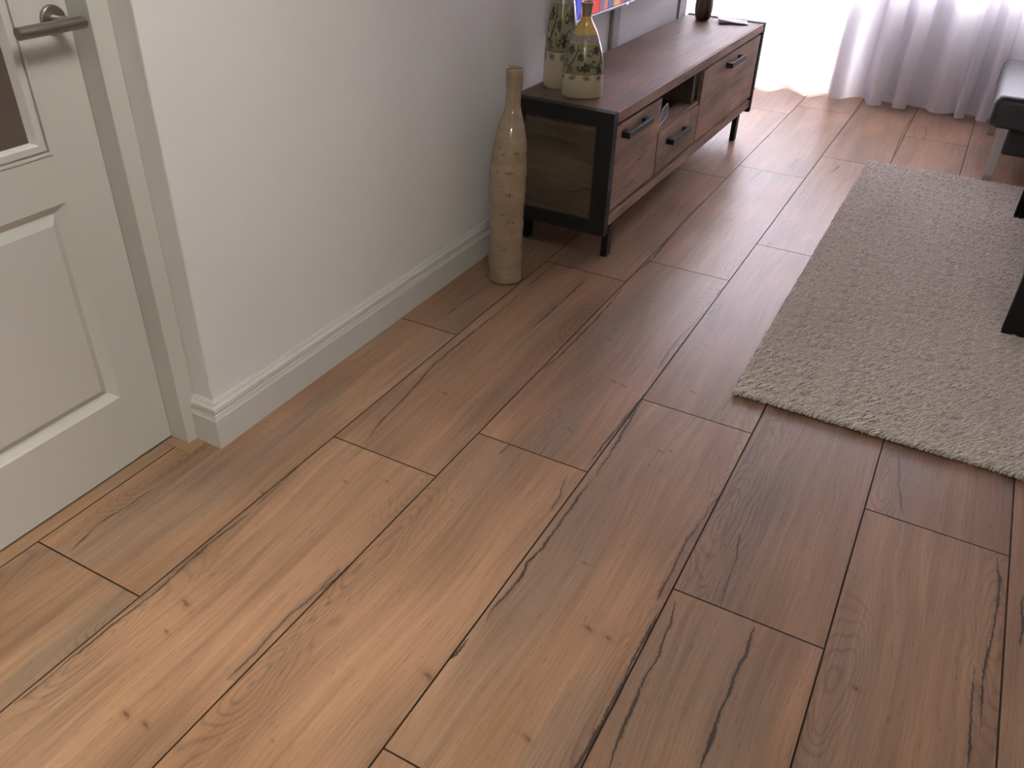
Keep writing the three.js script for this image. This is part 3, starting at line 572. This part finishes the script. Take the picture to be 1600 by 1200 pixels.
// ---------- television and cable duct ----------
{
  const z0 = -4.335, z1 = -3.105, y0 = 0.747, y1 = 1.452, xF = -1.428;
  const t = thing('television', 'wall-mounted flat television showing bright coloured blocks above the cabinet', 'television', [0, 0, 0]);
  box('housing', [-1.468, xF - 0.002, y0 + 0.004, y1, z0, z1], M.black, t, 0.004);
  box('wall_bracket', [-1.4835, -1.468, 1.0, 1.25, -3.9, -3.54], M.black, t, 0.001);
  const edge = box('lower_edge', [-1.444, xF + 0.001, y0, y0 + 0.011, z0, z1], std({ color: rgb(0.5, 0.5, 0.52), roughness: 0.35, metalness: 0.6 }), t, 0.003); edge.userData.label = 'silver lower edge';
  const led = mesh('power_light', new THREE.SphereGeometry(0.0045, 16, 12).translate(xF + 0.001, y0 + 0.004, -3.72), new THREE.MeshStandardMaterial({ color: 0x111111, emissive: rgb(1, 1, 1), emissiveIntensity: 2 }), t); led.userData.label = 'white power light';
  // screen picture: upright blocks of colour between dark lines
  const c = document.createElement('canvas'); c.width = 1024; c.height = 576; const x = c.getContext('2d'), R = mulberry(5);
  x.fillStyle = '#17151c'; x.fillRect(0, 0, 1024, 576);
  const cols = ['#3346d8', '#4a5ae0', '#e8806a', '#7a5a86', '#f03a26', '#8a6a9c', '#d87868', '#6a6aa8', '#e8a060', '#c04050', '#5060c0', '#e87050', '#8a90b8', '#d04838'];
  let px = 0, n = 0; while (px < 1024) { const wdt = [64, 34, 52, 18, 78, 30, 40, 46][n % 8] * 1.05; x.fillStyle = cols[n % cols.length]; x.fillRect(px, 0, wdt - 4, 576); x.fillStyle = cols[(n * 5 + 3) % cols.length]; x.fillRect(px, 0, wdt - 4, 120 + 300 * R()); px += wdt; n++; }
  const tex = new THREE.CanvasTexture(c); tex.colorSpace = THREE.SRGBColorSpace;
  mesh('screen', new THREE.PlaneGeometry(z1 - z0 - 0.016, y1 - y0 - 0.02).rotateY(Math.PI / 2).translate(xF - 0.001, (y0 + y1) / 2 + 0.004, (z0 + z1) / 2), new THREE.MeshStandardMaterial({ color: 0x050505, roughness: 0.25, emissive: 0xffffff, emissiveMap: tex, emissiveIntensity: 0.7 }), t);
  const light = new THREE.RectAreaLight(rgb(0.9, 0.62, 0.72), 0.25, z1 - z0, y1 - y0); light.position.set(xF + 0.004, (y0 + y1) / 2, (z0 + z1) / 2); light.lookAt(5, (y0 + y1) / 2, (z0 + z1) / 2); t.add(light);
  const d = thing('cable_duct', 'narrow grey cable duct on the wall below the television', 'cable duct', [-1.485, 0.30, -3.72]);
  box('duct_cover', [0.0, 0.016, 0.0, 0.55, -0.042, 0.042], M.grey, d, 0.004);
}

// ---------- rug ----------
{
  const x0 = -0.372, x1 = 1.24, z1 = -2.128, z0 = -4.535;
  const t = thing('rug', 'thick beige-grey shaggy rug under the coffee table', 'rug', [(x0 + x1) / 2, 0, (z0 + z1) / 2]);
  const W = x1 - x0, D = z1 - z0;
  mesh('backing', new RoundedBoxGeometry(W - 0.026, 0.012, D - 0.026, 3, 0.005).translate(0, 0.0065, 0), std({ color: rgb(0.6, 0.54, 0.47), roughness: 1 }), t);
  // yarn tufts: clumps of bent strands
  const R = mulberry(31), strand = (bx, bz, len, lean, dir, r) => {
    const pts = []; for (let i = 0; i <= 3; i++) { const s = i / 3, y = len * (s - 0.34 * lean * s * s), o = len * lean * s * s; pts.push([bx + Math.cos(dir) * o, y, bz + Math.sin(dir) * o]); }
    const pos = [], ring = (i, k) => { const a = k / 4 * Math.PI * 2 + 0.4, rr = r * (i === 3 ? 0.5 : i === 2 ? 1.05 : 0.8); return [pts[i][0] + Math.cos(a) * rr, pts[i][1], pts[i][2] + Math.sin(a) * rr]; };
    for (let i = 0; i < 3; i++) for (let k = 0; k < 4; k++) { const a = ring(i, k), b = ring(i, (k + 1) % 4), c = ring(i + 1, (k + 1) % 4), d = ring(i + 1, k); pos.push(...a, ...d, ...c, ...a, ...c, ...b); }
    const a = ring(3, 0), b = ring(3, 1), c = ring(3, 2), d = ring(3, 3); pos.push(...a, ...c, ...b, ...a, ...d, ...c);
    const g = new THREE.BufferGeometry(); g.setAttribute('position', new THREE.Float32BufferAttribute(pos, 3)); return g;
  };
  const nx = 16, nz = 24, TX = W / nx, TZ = D / nz, variants = [], tone = new THREE.Color();
  for (let v = 0; v < 5; v++) {
    const gs = [], N = 19;
    for (let i = 0; i < N; i++) for (let j = 0; j < N; j++) {
      const bx = ((i + R()) / N - 0.5) * TX, bz = ((j + R()) / N - 0.5) * TZ, thin = noise(i / 1.5 + j / 4 + v * 31, j / 1.1 - i / 6 + v * 17);
      if (thin < 0.33) continue;                         // partings between the tufts
      const g = strand(bx, bz, 0.013 + 0.012 * thin + 0.004 * R(), 0.45 + 0.6 * R(), -0.75 + (thin - 0.5) * 1.6 + (R() - 0.5) * 1.0, 0.0020 + 0.0013 * R());
      const c = new Float32Array(g.attributes.position.count * 3), k = 0.72 + 0.36 * R(); for (let q = 0; q < c.length; q += 3) { c[q] = 0.86 * k; c[q + 1] = 0.79 * k; c[q + 2] = 0.73 * k; }
      g.setAttribute('color', new THREE.BufferAttribute(c, 3)); gs.push(g);
    }
    const g = mergeGeometries(gs); g.computeVertexNormals(); variants.push(g);
  }
  const yarn = std({ vertexColors: true, roughness: 1, specularIntensity: 0.2 });
  const sets = variants.map(() => []);
  for (let i = 0; i < nx; i++) for (let j = 0; j < nz; j++) sets[Math.floor(R() * 5)].push([-W / 2 + (i + 0.5) * TX, -D / 2 + (j + 0.5) * TZ]);
  const m = new THREE.Matrix4();
  sets.forEach((list, v) => {
    const im = shadows(new THREE.InstancedMesh(variants[v], yarn, list.length)); im.name = 'pile'; im.userData.kind = 'stuff';
    list.forEach(([x, z], k) => { m.makeScale(1, 0.92 + 0.2 * noise(x * 5 + 9, z * 5 + 9), 1).setPosition(x, 0.008, z); im.setMatrixAt(k, m); });
    t.add(im);
  });
}

// ---------- curtain ----------
{
  // fold line seen along the hem (x, z), continued at the same rhythm to both sides
  const seen = [[-1.26, -5.713], [-1.16, -5.674], [-1.12, -5.751], [-1.081, -5.839], [-0.988, -5.741], [-0.907, -5.691], [-0.846, -5.787], [-0.805, -5.80], [-0.782, -5.678], [-0.718, -5.71], [-0.674, -5.777], [-0.604, -5.826], [-0.54, -5.67], [-0.479, -5.705], [-0.481, -5.82], [-0.424, -5.80], [-0.404, -5.692], [-0.338, -5.705], [-0.334, -5.813], [-0.274, -5.805], [-0.23, -5.788], [-0.181, -5.718], [-0.101, -5.746], [-0.065, -5.784], [-0.052, -5.679], [-0.008, -5.696], [-0.01, -5.81], [0.048, -5.793], [0.065, -5.692], [0.114, -5.695], [0.12, -5.774]];
  const R = mulberry(4), left = [], right = [];
  for (let x = -1.33; x > -2.5; x -= 0.075) left.unshift([x + (R() - 0.5) * 0.03, left.length % 2 ? -5.69 - 0.03 * R() : -5.80 - 0.03 * R()]);
  for (let x = 0.18, k = 0; x < 2.85; x += 0.075, k++) right.push([x + (R() - 0.5) * 0.03, k % 2 ? -5.80 - 0.03 * R() : -5.69 - 0.03 * R()]);
  const all = [...left, ...seen, ...right].map(p => new THREE.Vector3(p[0], 0, p[1]));
  const curve = new THREE.CatmullRomCurve3(all, false, 'centripetal'), N = 1500, K = 60, top = 2.50, bot = 0.010;
  const line = curve.getPoints(N), pos = [], uv = [], idx = [];
  const mid = -5.75;
  for (let j = 0; j <= K; j++) for (let i = 0; i <= N; i++) {
    const y = bot + (top - bot) * (j / K) ** 1.3, p = line[i], f = 1 - 0.15 * (y / top), drift = 0.016 * (noise(p.x * 5 + 20, y * 1.6) - 0.5) * Math.min(1, y * 2);
    pos.push(p.x + drift, y + (j === 0 ? 0.004 * (noise(p.x * 9, 2) - 0.5) : 0), mid + (p.z - mid) * f + 0.02 * (noise(p.x * 14, y * 1.9 + 4) - 0.5) * Math.min(1, y * 3)); uv.push(i / N * 9, y);
  }
  for (let j = 0; j < K; j++) for (let i = 0; i < N; i++) { const a = j * (N + 1) + i, b = a + 1, c = a + N + 1, d = c + 1; idx.push(a, b, d, a, d, c); }
  const g = new THREE.BufferGeometry(); g.setAttribute('position', new THREE.Float32BufferAttribute(pos, 3)); g.setAttribute('uv', new THREE.Float32BufferAttribute(uv, 2)); g.setIndex(idx); g.computeVertexNormals();
  const t = thing('curtain', 'white sheer floor-length curtain hanging in folds across the window', 'curtain');
  mesh('fabric', g, std({ color: rgb(0.92, 0.90, 0.94), roughness: 1, transmission: 0.46, thickness: 0, specularIntensity: 0 }), t);
  structure(box('trim_5', [-2.55, 2.9, 2.52, 2.56, -5.79, -5.71], M.windowFrame, null, 0.004), 'white curtain rail under the ceiling');
}

// ---------- leather chair ----------
{
  const t = thing('leather_chair', 'low black leather lounge chair with flat steel legs by the curtain', 'chair', [0.10, 0, -4.56]);
  const leather = std({ color: rgb(0.016, 0.017, 0.018), roughness: 0.36, clearcoat: 0.15, clearcoatRoughness: 0.4 });
  const g = new RoundedBoxGeometry(0.68, 0.15, 0.92, 8, 0.036); { const p = g.attributes.position; for (let i = 0; i < p.count; i++) { const x = p.getX(i) / 0.34, z = p.getZ(i) / 0.46; if (p.getY(i) > 0) p.setY(i, p.getY(i) + 0.016 * (1 - x * x) * (1 - z * z)); } g.computeVertexNormals(); }
  mesh('seat_cushion', g.translate(0.34, 0.335, -0.46), leather, t);
  const pipe = new THREE.CatmullRomCurve3([[0.03, -0.02], [0.34, -0.012], [0.65, -0.02], [0.672, -0.46], [0.65, -0.90], [0.34, -0.908], [0.03, -0.90], [0.008, -0.46]].map(p => new THREE.Vector3(p[0], 0.372, p[1])), true, 'catmullrom', 0.15);
  mesh('piping', new THREE.TubeGeometry(pipe, 200, 0.0045, 8, true), leather, t);
  mesh('seat_base', new RoundedBoxGeometry(0.54, 0.17, 0.70, 4, 0.02).translate(0.37, 0.20, -0.47), leather, t);
  mesh('backrest', new RoundedBoxGeometry(0.14, 0.52, 0.92, 6, 0.05).rotateZ(-0.2).translate(0.72, 0.62, -0.46), leather, t);
  for (const [x, z] of [[0.058, -0.028], [0.035, -0.93], [0.60, -0.028], [0.60, -0.895]]) box('leg', [x, x + 0.04, 0, 0.30, z - 0.01, z + 0.002], M.flatSteel, t, 0.0015, 'y');
}

// ---------- coffee table ----------
{
  const t = thing('coffee_table', 'oak coffee table with black metal frame ends standing on the rug', 'table', [0.312, 0.022, -2.935]);
  const L = 1.19, W = 0.66, HT = 0.40;
  for (const z of [0, -L + 0.026]) {
    mesh('end_frame', frameGeo(0, W, 0, HT, 0.062, 0.05, z - 0.026, z), M.black, t).userData.label = 'black metal end frame';
  }
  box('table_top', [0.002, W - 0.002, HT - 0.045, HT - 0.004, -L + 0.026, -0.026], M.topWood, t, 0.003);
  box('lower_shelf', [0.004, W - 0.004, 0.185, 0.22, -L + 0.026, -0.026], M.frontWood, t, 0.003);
}

renderer.render(scene, camera);
